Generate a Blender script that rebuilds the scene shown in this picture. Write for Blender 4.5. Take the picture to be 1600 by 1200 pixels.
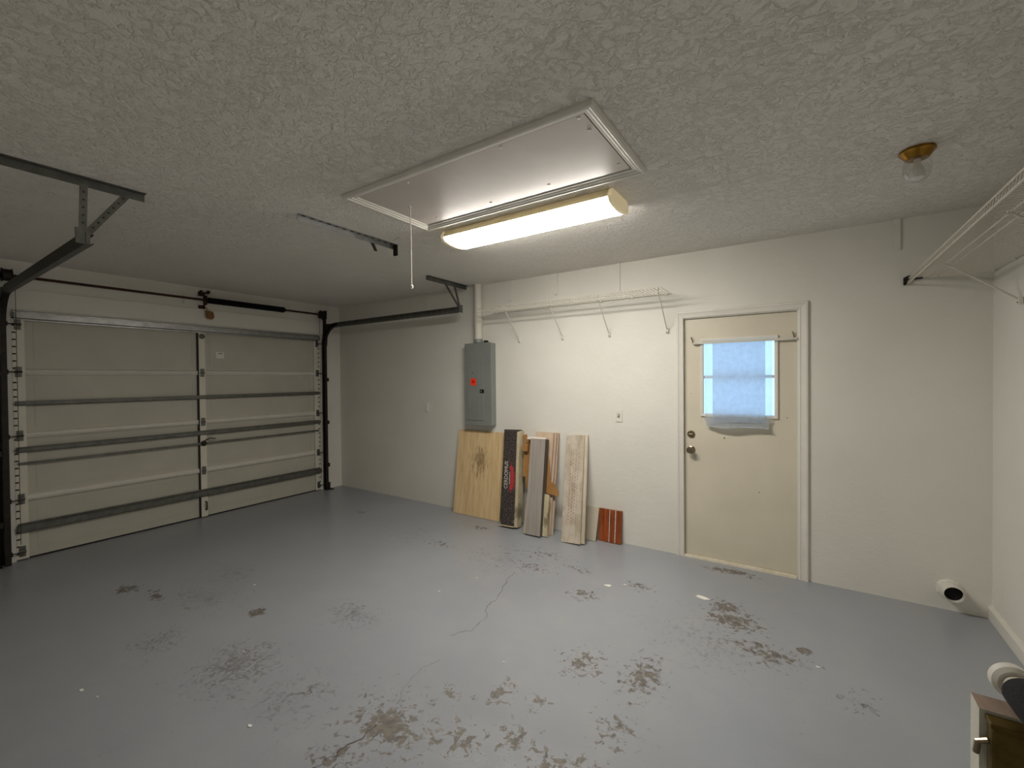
import bpy, bmesh, math, random
from mathutils import Vector, Matrix
random.seed(7)
for o in list(bpy.data.objects): bpy.data.objects.remove(o, do_unlink=True)
scn = bpy.context.scene
COL = scn.collection

# ------------------------------------------------------------------ camera
H = 2.6          # ceiling height
W = 6.643        # garage-door wall (x=0) to right wall
YB = -4.7        # wall behind the photographer
yaw, pitch, roll = 0.588829, 0.012523, -0.009366
fw = Vector((-math.sin(yaw), math.cos(yaw), 0)); rt = Vector((math.cos(yaw), math.sin(yaw), 0)); up = Vector((0, 0, 1))
f2 = fw*math.cos(pitch) - up*math.sin(pitch); u2 = up*math.cos(pitch) + fw*math.sin(pitch)
r3 = rt*math.cos(roll) + u2*math.sin(roll); u3 = u2*math.cos(roll) - rt*math.sin(roll)
cam_d = bpy.data.cameras.new('camera'); cam = bpy.data.objects.new('camera', cam_d); COL.objects.link(cam)
M = Matrix((r3, u3, -f2)).transposed().to_4x4(); M.translation = Vector((5.66775, -3.95984, 1.54289))
cam.matrix_world = M
cam_d.sensor_width = 36; cam_d.lens = 687.104*36/1600; cam_d.clip_start = 0.02
scn.camera = cam

# ------------------------------------------------------------------ light and exposure
scn.view_settings.view_transform = 'Standard'; scn.view_settings.look = 'None'
scn.view_settings.gamma = 1; scn.view_settings.use_curve_mapping = False
scn.view_settings.exposure = 0.0
LAMP_STRENGTH = 51.0
LAMP_COLOR = (1.0, 0.955, 0.885, 1)
world = bpy.data.worlds.new('sky'); scn.world = world; world.use_nodes = True
bg = world.node_tree.nodes['Background']
bg.inputs['Color'].default_value = (0.40, 0.67, 1.0, 1); bg.inputs['Strength'].default_value = 2.2

# ------------------------------------------------------------------ materials
def lin(c):
    return tuple(((v/255)/12.92 if v/255 <= 0.04045 else ((v/255+0.055)/1.055)**2.4) for v in c) + (1,)
class NT:
    def __init__(s, name):
        s.m = bpy.data.materials.new(name); s.m.use_nodes = True
        s.t = s.m.node_tree; s.b = s.t.nodes['Principled BSDF']; s.out = s.t.nodes['Material Output']
    def n(s, typ, **kw):
        x = s.t.nodes.new(typ)
        for k, v in kw.items(): setattr(x, k, v)
        return x
    def l(s, a, b): s.t.links.new(a, b)
    def math(s, op, a, b=None, c=None, clamp=False):
        x = s.n('ShaderNodeMath', operation=op, use_clamp=clamp)
        for i, v in enumerate((a, b, c)):
            if v is None: continue
            if hasattr(v, 'is_linked'): s.l(v, x.inputs[i])
            else: x.inputs[i].default_value = v
        return x.outputs[0]
    def coord(s, scale=(1, 1, 1), loc=(0, 0, 0), kind='Object'):
        tc = s.n('ShaderNodeTexCoord'); mp = s.n('ShaderNodeMapping')
        mp.inputs['Scale'].default_value = scale; mp.inputs['Location'].default_value = loc
        s.l(tc.outputs[kind], mp.inputs['Vector']); return mp.outputs['Vector']
    def noise(s, vec, scale, detail=4, rough=0.55, dist=0):
        x = s.n('ShaderNodeTexNoise'); s.l(vec, x.inputs['Vector'])
        x.inputs['Scale'].default_value = scale; x.inputs['Detail'].default_value = detail
        x.inputs['Roughness'].default_value = rough; x.inputs['Distortion'].default_value = dist
        return x.outputs['Fac']
    def ramp(s, fac, lo, hi, c0=None, c1=None):
        x = s.n('ShaderNodeMapRange'); s.l(fac, x.inputs['Value'])
        x.inputs['From Min'].default_value = lo; x.inputs['From Max'].default_value = hi
        return x.outputs['Result']
    def mix(s, fac, a, b, mode='MIX'):
        x = s.n('ShaderNodeMix', data_type='RGBA', blend_type=mode)
        if hasattr(fac, 'is_linked'): s.l(fac, x.inputs[0])
        else: x.inputs[0].default_value = fac
        for i, v in ((6, a), (7, b)):
            if hasattr(v, 'is_linked'): s.l(v, x.inputs[i])
            else: x.inputs[i].default_value = v
        return x.outputs[2]
    def bump(s, h, strength, dist=0.01):
        x = s.n('ShaderNodeBump'); x.inputs['Strength'].default_value = strength; x.inputs['Distance'].default_value = dist
        s.l(h, x.inputs['Height']); s.l(x.outputs[0], s.b.inputs['Normal'])
    def base(s, c):
        if hasattr(c, 'is_linked'): s.l(c, s.b.inputs['Base Color'])
        else: s.b.inputs['Base Color'].default_value = c
    def rough(s, r):
        if hasattr(r, 'is_linked'): s.l(r, s.b.inputs['Roughness'])
        else: s.b.inputs['Roughness'].default_value = r

def simple(name, rgb, rough=0.6, metal=0.0, var=0.12, vscale=6, bump=0.0, bscale=80, spec=0.5):
    m = NT(name); v = m.coord(); c = lin(rgb)
    n = m.noise(v, vscale, 5); d = tuple(x*(1-var) for x in c[:3])+(1,); e = tuple(min(1, x*(1+var)) for x in c[:3])+(1,)
    m.base(m.mix(m.ramp(n, .3, .7), d, e)); m.rough(rough); m.b.inputs['Metallic'].default_value = metal
    m.b.inputs['Specular IOR Level'].default_value = spec
    if bump: m.bump(m.noise(v, bscale, 3), bump, 0.004)
    return m.m

def mat_wall():
    m = NT('wall_paint'); v = m.coord()
    n = m.noise(v, 1.3, 5); f = m.noise(v, 60, 4, .6)
    m.base(m.mix(m.ramp(n, .3, .7), lin((219, 216, 206)), lin((228, 225, 216))))
    m.rough(0.6)
    k = m.noise(v, 14, 4, .6)
    m.bump(m.math('ADD', m.math('MULTIPLY', f, .6), k), 0.35, 0.006); return m.m
def mat_ceiling():
    m = NT('ceiling_knockdown'); v = m.coord()
    a = m.noise(v, 26, 4, .6, 1.2); b = m.noise(v, 95, 3, .6); c = m.noise(v, 9, 3, .5, .8)
    h = m.math('ADD', m.math('MULTIPLY', m.ramp(a, .48, .62), .8), m.math('MULTIPLY', b, .6))
    h = m.math('ADD', h, m.math('MULTIPLY', m.ramp(c, .6, .7), .6))
    m.base(m.mix(m.ramp(m.noise(v, 1.1, 4), .3, .7), lin((232, 228, 219)), lin((239, 235, 227))))
    m.rough(0.75); m.bump(h, 0.8, 0.009); return m.m

# floor stains: (x, y, rx, ry, strength)
BROWN = [(4.13, -2.66, .17, .15, .74), (4.13, -2.66, .42, .34, .46), (4.42, -2.23, .10, .13, .55), (4.08, -2.9, .22, .16, .5), (4.45, -2.55, .2, .16, .5), (4.62, -2.42, .18, .16, .48),
         (4.97, -2.13, .16, .16, .48), (4.66, -1.79, .2, .2, .5), (4.97, -1.72, .15, .3, .55), (5.23, -.74, .16, .14, .6), (5.28, -.9, .24, .18, .62), (5.50, -1.17, .24, .17, .52),
         (5.66, -1.02, .05, .05, .8), (5.87, -1.36, .16, .16, .38), (5.17, -.13, .26, .09, .62), (4.35, -1.1, .17, .15, .5), (4.63, -.76, .14, .1, .52), (2.62, -2.49, .07, .06, 1.0),
         (1.46, -2.85, .14, .1, .62), (1.76, -2.77, .22, .08, .52), (2.87, -.38, .14, .06, .62), (1.35, -.69, .14, .1, .5), (3.72, -.62, .45, .2, .36), (4.2, -2.35, .25, .1, .38),
         (2.83, -.93, .25, .14, .38), (3.79, -.9, .3, .14, .42), (4.15, -.74, .2, .1, .45), (4.79, -2.44, .16, .12, .5), (4.95, -2.36, .14, .1, .5), (4.3, -2.6, .14, .12, .45), (4.61, -2.18, .09, .09, .5), (3.95, -2.66, .16, .1, .42), (3.64, -2.69, .12, .1, .4), (5.43, -1.12, .16, .1, .5)]
SCUFF = [(3.1, -2.83, .34, .30, .55), (2.46, -2.97, .22, .2, .5), (3.18, -2.16, .3, .2, .5), (3.5, -.9, .7, .4, .33), (1.9, -2.3, .5, .3, .35), (3.6, -2.8, .3, .3, .4), (5.2, -1.2, .5, .4, .35), (2.4, -.9, .6, .4, .33), (2.1, -2.6, .5, .3, .36)]
def mat_floor():
    m = NT('painted_concrete'); v = m.coord()
    def field(name):      # stain density stored on the floor's own vertices
        x = m.n('ShaderNodeAttribute'); x.attribute_name = name; return x.outputs['Fac']
    nb = m.noise(v, 24, 8, .72, .5); ns = m.noise(v, 24, 5, .65, 1.5); big = m.noise(v, .9, 4); mid = m.noise(v, 5, 5, .6)
    brown = m.ramp(m.math('ADD', nb, m.math('MULTIPLY', field('stain'), .54)), .695, .76)
    scuff = m.ramp(m.math('ADD', ns, m.math('MULTIPLY', field('scuff'), .5)), .66, .80)
    c = m.mix(m.ramp(big, .3, .7), lin((142, 145, 151)), lin((152, 155, 160)))
    c = m.mix(m.math('MULTIPLY', m.ramp(mid, .5, .75), .35), c, lin((164, 161, 156)))
    c = m.mix(m.math('MULTIPLY', scuff, .58), c, lin((92, 85, 76)))
    tone = m.mix(m.ramp(m.noise(v, 30, 4), .35, .65), lin((64, 55, 42)), lin((112, 101, 82)))
    c = m.mix(m.math('MULTIPLY', brown, .82), c, tone)
    m.base(c); m.b.inputs['Specular IOR Level'].default_value = .75
    r = m.math('ADD', m.math('MULTIPLY', m.ramp(mid, .3, .7), .06), .29)
    m.rough(m.math('ADD', r, m.math('MULTIPLY', brown, .35)))
    h = m.math('SUBTRACT', m.math('MULTIPLY', m.noise(v, 40, 4), .4), m.math('MULTIPLY', m.math('ADD', brown, m.math('MULTIPLY', scuff, .5)), .6))
    m.bump(h, .25, .004); return m.m

def mat_wood(name, c0, c1, scale=(9, 9, .9), contrast=(.3, .7), rough=.6, knot=None):
    m = NT(name); v = m.coord(scale)
    n = m.noise(v, 3, 6, .6, .6); c = m.mix(m.ramp(n, *contrast), lin(c0), lin(c1))
    if knot:
        x, z, rx, rz, kc = knot
        mp = m.n('ShaderNodeMapping'); mp.inputs['Scale'].default_value = (1/rx, 0, 1/rz); mp.inputs['Location'].default_value = (-x/rx, 0, -z/rz)
        tc = m.n('ShaderNodeTexCoord'); m.l(tc.outputs['Object'], mp.inputs['Vector'])
        ln = m.n('ShaderNodeVectorMath', operation='LENGTH'); m.l(mp.outputs[0], ln.inputs[0])
        q = m.math('MULTIPLY_ADD', ln.outputs['Value'], -.42, .42, True)
        st = m.noise(m.coord((22, 22, 5)), 1.6, 5, .6, 2.0)
        c = m.mix(m.math('MULTIPLY', m.ramp(m.math('ADD', st, q), .66, .84), .62), c, lin(kc))
    m.base(c); m.rough(rough); m.bump(n, .15, .002); return m.m

def mat_printed_plank():
    m = NT('whitewashed_plank'); v = m.coord((9, 9, 1.5))
    n = m.noise(v, 3, 6, .65, .5); c = m.mix(m.ramp(n, .3, .7), lin((158, 142, 118)), lin((205, 194, 176)))
    w = m.noise(m.coord((1, 1, 1)), 9, 4, .6); c = m.mix(m.math('MULTIPLY', m.ramp(w, .45, .6), .6), c, lin((211, 201, 185)))
    br = m.n('ShaderNodeTexBrick'); br.inputs['Scale'].default_value = 1; br.inputs['Brick Width'].default_value = .03; br.inputs['Row Height'].default_value = .026
    br.inputs['Mortar Size'].default_value = .009; br.inputs['Mortar Smooth'].default_value = .3
    tc = m.n('ShaderNodeTexCoord'); sp = m.n('ShaderNodeSeparateXYZ'); m.l(tc.outputs['Object'], sp.inputs[0])
    cb = m.n('ShaderNodeCombineXYZ'); m.l(sp.outputs[2], cb.inputs[0]); m.l(sp.outputs[0], cb.inputs[1]); m.l(cb.outputs[0], br.inputs['Vector'])
    ink = m.math('SUBTRACT', 1.0, br.outputs['Fac'])
    dens = m.ramp(m.noise(m.coord((30, 30, 60)), 1.2, 2), .38, .5)
    zz = m.math('MULTIPLY', m.math('GREATER_THAN', sp.outputs[2], .18), m.math('LESS_THAN', sp.outputs[2], .84))
    xx = m.math('MULTIPLY', m.math('GREATER_THAN', sp.outputs[0], .045), m.math('LESS_THAN', sp.outputs[0], .145))
    fac = m.math('MULTIPLY', m.math('MULTIPLY', ink, dens), m.math('MULTIPLY', zz, xx))
    c = m.mix(m.math('MULTIPLY', fac, .6), c, lin((150, 84, 80)))
    m.base(c); m.rough(.6); return m.m
def mat_herringbone():
    m = NT('woven_tile'); v = m.coord()
    w = m.n('ShaderNodeTexWave'); w.wave_type = 'BANDS'; w.bands_direction = 'DIAGONAL'; m.l(v, w.inputs['Vector']); w.inputs['Scale'].default_value = 22; w.inputs['Distortion'].default_value = 1.5
    m.base(m.mix(w.outputs['Fac'], lin((178, 168, 148)), lin((196, 187, 168)))); m.rough(.55); m.bump(w.outputs['Fac'], .3, .003); return m.m
def mat_red():
    m = NT('red_glazed_clay'); v = m.coord((1, 1, 1))
    n = m.noise(m.coord((14, 14, 3)), 2, 5, .6); c = m.mix(m.ramp(n, .3, .7), lin((112, 46, 16)), lin((170, 86, 36)))
    s = m.noise(m.coord((40, 40, 7)), 1.5, 5, .65); c = m.mix(m.math('MULTIPLY', m.ramp(s, .66, .72), .7), c, lin((205, 190, 172)))
    m.base(c); m.rough(.3); return m.m
def mat_carton_black():
    m = NT('black_printed_carton'); v = m.coord()
    n = m.noise(m.coord((1, 1, 1)), 70, 4, .7); c = m.mix(m.ramp(n, .44, .68), lin((32, 26, 27)), lin((120, 108, 102)))
    w = m.noise(v, 9, 3); c = m.mix(m.math('MULTIPLY', m.ramp(w, .66, .72), .5), c, lin((180, 168, 150)))
    m.base(c); m.rough(.5); return m.m
def mat_emit(name, col, strength, rough=.4):
    m = NT(name); m.base(col); m.rough(rough); m.b.inputs['Emission Color'].default_value = col; m.b.inputs['Emission Strength'].default_value = strength
    return m.m
def mat_glass(name, tint=(1, 1, 1, 1), refl=.08):
    m = NT(name); t = m.n('ShaderNodeBsdfTransparent'); t.inputs[0].default_value = tint
    g = m.n('ShaderNodeBsdfGlossy'); g.inputs['Roughness'].default_value = .03
    lw = m.n('ShaderNodeLayerWeight'); lw.inputs['Blend'].default_value = .25
    mx = m.n('ShaderNodeMixShader'); m.l(m.math('MULTIPLY_ADD', lw.outputs['Facing'], .5, refl, True), mx.inputs[0]); m.l(t.outputs[0], mx.inputs[1]); m.l(g.outputs[0], mx.inputs[2])
    m.l(mx.outputs[0], m.out.inputs['Surface']); return m.m
def mat_cloth(name, col, trans, clear=0.0, wscale=30):
    m = NT(name); v = m.coord((1, 1, 1.0))
    n = m.noise(v, wscale, 4, .6); f = m.noise(m.coord((1, 1, 1)), 260, 2); d = tuple(x*.84 for x in col[:3])+(1,)
    c = m.mix(m.ramp(m.math('ADD', m.math('MULTIPLY', n, .6), m.math('MULTIPLY', f, .4)), .35, .65), d, col)
    df = m.n('ShaderNodeBsdfDiffuse'); tl = m.n('ShaderNodeBsdfTranslucent'); m.l(c, df.inputs[0]); m.l(c, tl.inputs[0])
    mx = m.n('ShaderNodeMixShader'); mx.inputs[0].default_value = trans; m.l(df.outputs[0], mx.inputs[1]); m.l(tl.outputs[0], mx.inputs[2])
    o = mx.outputs[0]
    if clear:
        tp = m.n('ShaderNodeBsdfTransparent'); m2 = m.n('ShaderNodeMixShader'); m2.inputs[0].default_value = clear
        m.l(o, m2.inputs[1]); m.l(tp.outputs[0], m2.inputs[2]); o = m2.outputs[0]
    m.l(o, m.out.inputs['Surface']); return m.m

MT = dict(
    wall=mat_wall(), ceiling=mat_ceiling(), floor=mat_floor(),
    trim=simple('white_trim_paint', (222, 218, 208), .45, var=.04),
    hatch=simple('hatch_board_paint', (196, 188, 180), .38, var=.06, vscale=4, bump=.05),
    door=simple('cream_door_paint', (212, 204, 184), .42, var=.05, vscale=3),
    gdoor=simple('garage_door_steel_paint', (188, 184, 170), .5, var=.05, vscale=3),
    grib=simple('garage_door_rib_paint', (216, 212, 196), .45, var=.05),
    galv=simple('galvanised_steel', (150, 150, 148), .38, .85, var=.2, vscale=14),
    galvd=simple('dull_galvanised_steel', (104, 104, 98), .5, .6, var=.25, vscale=18),
    dark=simple('dark_oily_steel', (42, 38, 33), .55, .5, var=.3, vscale=20),
    rust=simple('rusty_shaft', (62, 28, 20), .7, .3, var=.35, vscale=25),
    spring=simple('oiled_spring_steel', (18, 14, 18), .6, .4, var=.3),
    rubber=simple('black_rubber', (22, 22, 24), .85, var=.2),
    tag=simple('rusty_tag', (128, 86, 38), .6, .1, var=.3, vscale=40),
    panelgrey=simple('grey_panel_enamel', (134, 137, 133), .45, .1, var=.06),
    orange=simple('orange_sticker', (255, 62, 24), .5, var=.05),
    orange_d=simple('sticker_print', (205, 20, 10), .5, var=.1),
    black=simple('black_plastic', (14, 14, 15), .4, var=.1),
    hole=simple('dark_pipe_inside', (8, 7, 7), .9, var=.1),
    wire=simple('white_vinyl_wire', (208, 203, 190), .4, var=.04),
    plastic=simple('white_plastic', (222, 219, 208), .35, var=.03),
    shadowgrey=simple('plate_slot', (150, 146, 136), .5, var=.05),
    pvc=simple('painted_pipe', (216, 212, 200), .5, var=.05),
    crust=simple('crusty_mortar', (196, 184, 166), .9, var=.2, vscale=40, bump=.6, bscale=60),
    brass=simple('aged_brass', (150, 112, 45), .25, .95, var=.25, vscale=10),
    brass_d=simple('tarnished_brass', (104, 86, 38), .42, .7, var=.3, vscale=20),
    nickel=simple('worn_nickel', (142, 128, 108), .28, .95, var=.15),
    plywood=mat_wood('plywood', (206, 174, 124), (233, 206, 160), knot=(.34, .62, .17, .27, (98, 68, 38))),
    plyedge=mat_wood('plywood_edge', (150, 122, 84), (190, 160, 115), (2, 2, 60)),
    plank=mat_printed_plank(),
    plankedge=mat_wood('plank_edge', (186, 172, 148), (214, 203, 184)),
    tileplank=mat_wood('tile_plank', (190, 166, 140), (214, 194, 170)),
    tileedge=mat_wood('tile_plank_edge', (206, 198, 180), (226, 220, 204)),
    tilebrown=mat_wood('brown_edge', (120, 88, 76), (150, 116, 100)),
    woven=mat_herringbone(), red=mat_red(),
    redgap=simple('dark_clay_gap', (70, 20, 8), .6),
    mortar=simple('white_mortar', (205, 192, 176), .8, var=.2, vscale=30),
    carton_black=mat_carton_black(),
    carton_cream=mat_wood('torn_cream_carton', (180, 166, 132), (208, 197, 166), (6, 6, 3), knot=(.2, .15, .07, .14, (60, 50, 30))),
    carton_grey=mat_wood('grey_carton', (148, 140, 132), (170, 162, 153), (12, 12, .5)),
    carton_dark=simple('carton_side', (88, 78, 68), .7, var=.15),
    carton_in=simple('white_carton_liner', (228, 220, 210), .6, var=.04),
    kraft=simple('kraft_cardboard', (162, 118, 66), .75, var=.12, vscale=9),
    red_ink=simple('red_ink', (196, 58, 62), .5, var=.15, vscale=60),
    white_ink=simple('white_ink', (215, 208, 198), .5, var=.1),
    grey_ink=simple('grey_ink', (110, 110, 122), .5),
    lens=mat_emit('lit_acrylic_lens', LAMP_COLOR, LAMP_STRENGTH),
    cap=mat_emit('glowing_cream_end_cap', (0.82, 0.68, 0.42, 1), .28),
    lampbody=simple('cream_lamp_body', (222, 206, 168), .45, var=.04),
    glass=mat_glass('window_glass'), jar=mat_glass('clear_glass_jar', (.95, .95, .95, 1), .1),
    bulb=simple('frosted_bulb', (238, 236, 230), .3, var=.02),
    sheer=mat_cloth('sheer_window_sheet', (.86, .9, .92, 1), .85, .42, 12),
    paper=mat_cloth('translucent_paper', (.78, .83, .90, 1), .74, 0, 25),
    cord=simple('cord', (214, 208, 192), .7),
    post=simple('white_painted_post', (206, 204, 190), .55, var=.1, vscale=12, bump=.3),
    posttop=mat_wood('weathered_timber_end', (118, 98, 84), (164, 144, 128), (14, 4, 4)),
    foam=simple('black_foam', (24, 24, 28), .95, var=.4, vscale=120, bump=.4, bscale=200),
    cream=simple('cream_plastic', (200, 194, 178), .5, var=.05),
    crack=simple('crack_dark', (70, 66, 60), .9),
    chip=simple('white_paint_chip', (225, 222, 212), .7),
    sill=mat_wood('door_sill', (190, 178, 152), (216, 208, 190), (3, 3, 3)),
)

# ------------------------------------------------------------------ mesh helpers
def new_obj(name, bm, mat, parent=None, smooth=False, loc=None):
    bmesh.ops.recalc_face_normals(bm, faces=bm.faces)
    me = bpy.data.meshes.new(name); bm.to_mesh(me); bm.free()
    if smooth:
        for p in me.polygons: p.use_smooth = True
        try: me.set_sharp_from_angle(angle=math.radians(35))
        except Exception: pass
    for mm in (mat if isinstance(mat, (list, tuple)) else [mat]): me.materials.append(MT[mm])
    o = bpy.data.objects.new(name, me); COL.objects.link(o)
    if parent: o.parent = parent
    if loc: o.location = loc
    return o
def tag(o, label=None, cat=None, group=None, kind=None):
    if label: o['label'] = label
    if cat: o['category'] = cat
    if group: o['group'] = group
    if kind: o['kind'] = kind
    return o
def thing(name, loc, label, cat, group=None, kind=None, rot=(0, 0, 0)):
    o = bpy.data.objects.new(name, None); COL.objects.link(o); o.location = loc; o.rotation_euler = rot; o.empty_display_size = .05
    return tag(o, label, cat, group, kind)
def copy_to(o, parent, loc=None):
    c = o.copy(); COL.objects.link(c); c.parent = parent
    if loc is not None: c.location = loc
    return c
def box(bm, x0, x1, y0, y1, z0, z1, mi=0, bev=0):
    vs = [bm.verts.new(p) for p in ((x0, y0, z0), (x1, y0, z0), (x1, y1, z0), (x0, y1, z0), (x0, y0, z1), (x1, y0, z1), (x1, y1, z1), (x0, y1, z1))]
    fs = [bm.faces.new([vs[i] for i in f]) for f in ((0, 3, 2, 1), (4, 5, 6, 7), (0, 1, 5, 4), (1, 2, 6, 5), (2, 3, 7, 6), (3, 0, 4, 7))]
    for f in fs: f.material_index = mi
    if bev:
        es = list({e for f in fs for e in f.edges}); bmesh.ops.bevel(bm, geom=es, offset=bev, segments=2, affect='EDGES', profile=.5)
    return fs   # order: bottom, top, -y, +x, +y, -x
def B(x0, x1, y0, y1, z0, z1, bev=0):
    bm = bmesh.new(); box(bm, x0, x1, y0, y1, z0, z1, 0, bev); return bm
def tube(bm, pts, r, seg=8, cap=True, radii=None):
    pts = [Vector(p) for p in pts]; rings = []
    prev = None
    for i, p in enumerate(pts):
        t = (pts[min(i+1, len(pts)-1)] - pts[max(i-1, 0)]).normalized()
        if prev is None:
            a = Vector((0, 0, 1)) if abs(t.z) < .9 else Vector((1, 0, 0)); n = (a - t*a.dot(t)).normalized()
        else: n = (prev - t*prev.dot(t)).normalized()
        prev = n; b = t.cross(n); rr = radii[i] if radii else r
        rings.append([bm.verts.new(p + (n*math.cos(2*math.pi*k/seg) + b*math.sin(2*math.pi*k/seg))*rr) for k in range(seg)])
    for i in range(len(rings)-1):
        for k in range(seg): bm.faces.new([rings[i][k], rings[i][(k+1) % seg], rings[i+1][(k+1) % seg], rings[i+1][k]])
    if cap: bm.faces.new(rings[0]); bm.faces.new(rings[-1])
    return bm
def T(pts, r, seg=8, radii=None, cap=True):
    return tube(bmesh.new(), pts, r, seg, cap, radii)
def extrude_poly(bm, poly, axis, a, b, mi=0):
    """poly: 2D points; axis: 'x','y','z' extrusion axis from a to b"""
    def P(u, v, t): return {'x': (t, u, v), 'y': (u, t, v), 'z': (u, v, t)}[axis]
    A = [bm.verts.new(P(u, v, a)) for u, v in poly]; Bv = [bm.verts.new(P(u, v, b)) for u, v in poly]; n = len(poly)
    fs = [bm.faces.new(A), bm.faces.new(Bv[::-1])]
    for i in range(n): fs.append(bm.faces.new([A[i], A[(i+1) % n], Bv[(i+1) % n], Bv[i]]))
    for f in fs: f.material_index = mi
    return bm
def X(poly, axis, a, b): return extrude_poly(bmesh.new(), poly, axis, a, b)
def lathe(bm, prof, seg=24, axis='z', origin=(0, 0, 0), cap=True):
    """prof: (r, h) pairs along axis"""
    rings = []
    for r, h in prof:
        ring = []
        for k in range(seg):
            a = 2*math.pi*k/seg; c, s = r*math.cos(a), r*math.sin(a)
            p = {'z': (c, s, h), 'y': (c, h, s), 'x': (h, c, s)}[axis]
            ring.append(bm.verts.new((p[0]+origin[0], p[1]+origin[1], p[2]+origin[2])))
        rings.append(ring)
    for i in range(len(rings)-1):
        for k in range(seg): bm.faces.new([rings[i][k], rings[i][(k+1) % seg], rings[i+1][(k+1) % seg], rings[i+1][k]])
    if cap: bm.faces.new(rings[0]); bm.faces.new(rings[-1])
    return bm
def L(prof, seg=24, axis='z', origin=(0, 0, 0), cap=True): return lathe(bmesh.new(), prof, seg, axis, origin, cap)
def frame_piece(prof, ends, mapf):
    """prof: (inset, proud) closed polygon; ends(inset) -> ((u,v),(u,v)); mapf(u,v,proud)->xyz"""
    bm = bmesh.new(); A = []; Bv = []
    for i, d in prof:
        (a, b) = ends(i); A.append(bm.verts.new(mapf(*a, d))); Bv.append(bm.verts.new(mapf(*b, d)))
    n = len(prof); bm.faces.new(A); bm.faces.new(Bv[::-1])
    for i in range(n): bm.faces.new([A[i], A[(i+1) % n], Bv[(i+1) % n], Bv[i]])
    return bm
def sweep_xz(prof, path, y0):
    """prof: (dy, dn) closed polygon swept along path of (x,z); n is left normal of travel direction"""
    bm = bmesh.new(); rings = []
    for i, (x, z) in enumerate(path):
        a = path[max(i-1, 0)]; b = path[min(i+1, len(path)-1)]; t = Vector((b[0]-a[0], b[1]-a[1])).normalized(); n = Vector((-t.y, t.x))
        rings.append([bm.verts.new((x+n.x*dn, y0+dy, z+n.y*dn)) for dy, dn in prof])
    m = len(prof)
    for i in range(len(rings)-1):
        for k in range(m): bm.faces.new([rings[i][k], rings[i][(k+1) % m], rings[i+1][(k+1) % m], rings[i+1][k]])
    bm.faces.new(rings[0]); bm.faces.new(rings[-1]); return bm
def text_mesh(name, body, size, mat, parent, matrix, width=None):
    cu = bpy.data.curves.new(name, 'FONT'); cu.body = body; cu.size = size; cu.extrude = .0004; cu.align_x = 'CENTER'; cu.align_y = 'CENTER'
    cu.resolution_u = 3
    t = bpy.data.objects.new(name+'_curve', cu); COL.objects.link(t)
    dg = bpy.context.evaluated_depsgraph_get(); me = bpy.data.meshes.new_from_object(t.evaluated_get(dg))
    bpy.data.objects.remove(t, do_unlink=True)
    if width:
        xs = [v.co.x for v in me.vertices]; k = width/(max(xs)-min(xs)); me.transform(Matrix.Diagonal((k, 1, 1, 1)))
    me.transform(matrix); me.materials.clear(); me.materials.append(MT[mat])
    o = bpy.data.objects.new(name, me); COL.objects.link(o); o.parent = parent; return o

# ================================================================== STRUCTURE
DX0, DX1, DZ = 4.795, 5.612, 2.037            # entry door opening
GY0, GY1, GZ = -3.20, -0.33, 2.172            # garage door opening
def struct(name, bm, mat, label, cat): return tag(new_obj(name, bm, mat), label, cat, kind='structure')
bm = bmesh.new(); box(bm, -.2, W+.2, YB-.2, .2, -.12, -.001)
nx, ny = 200, 150; g = []
for jj in range(ny+1):
    g.append([bm.verts.new((-.2+(W+.4)*ii/nx, YB-.2+(.4-YB)*jj/ny, 0)) for ii in range(nx+1)])
for jj in range(ny):
    for ii in range(nx): bm.faces.new([g[jj][ii], g[jj][ii+1], g[jj+1][ii+1], g[jj+1][ii]])
floor = struct('floor', bm, 'floor', 'grey painted concrete floor with brown peeling stains', 'floor')
def density(p, lst, k): return max(max(0.0, sv*(1-math.hypot((p.x-x)/(rx*k), (p.y-y)/(ry*k)))) for x, y, rx, ry, sv in lst)
for nm_, lst_, k_ in (('stain', BROWN, 1.4), ('scuff', SCUFF, 1.25)):
    at_ = floor.data.attributes.new(nm_, 'FLOAT', 'POINT'); at_.data.foreach_set('value', [density(v.co, lst_, k_) for v in floor.data.vertices])
struct('ceiling', B(-.2, W+.2, YB-.2, .2, H, H+.15), 'ceiling', 'textured off-white ceiling', 'ceiling')
bm = bmesh.new(); box(bm, 0, DX0, 0, .2, 0, H); box(bm, DX1, W, 0, .2, 0, H); box(bm, DX0, DX1, 0, .2, DZ, H)
wall_back = struct('wall_back', bm, 'wall', 'long off-white wall with the entry door', 'wall')
bm = bmesh.new(); box(bm, -.2, 0, YB, GY0, 0, H); box(bm, -.2, 0, GY1, 0, 0, H); box(bm, -.2, 0, GY0, GY1, GZ, H)
wall_left = struct('wall_left', bm, 'wall', 'end wall around the garage door', 'wall')
struct('wall_right', B(W, W+.2, YB, 0, 0, H), 'wall', 'off-white side wall at the right edge', 'wall')
struct('wall_front', B(-.2, W+.2, YB-.2, YB, 0, H), 'wall', 'off-white wall behind the photographer', 'wall')
struct('baseboard_right', X([(W-.018, 0), (W, 0), (W, .085), (W-.008, .085), (W-.018, .07)], 'y', YB, -.0), 'trim', 'low painted baseboard along the right wall', 'baseboard')
struct('trim_1', B(0, .014, GY0-.05, GY1+.05, GZ+.012, 2.357, .002), 'wall', 'painted header board above the garage door', 'trim')
# painted-over truss straps high on the back wall
for (x, z0, w) in ((1.76, 2.36, .035), (3.01, 2.37, .036), (3.572, 2.375, .042), (4.228, 2.33, .024), (6.184, 2.385, .038)):
    p = [(0, z0), (-.014, z0+.015), (-.009, z0+.06), (-.015, z0+.12), (-.009, H-.03), (-.016, H), (0, H)]
    new_obj('truss_strap', X(p, 'x', x-w/2, x+w/2), 'wall', wall_back)
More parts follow.
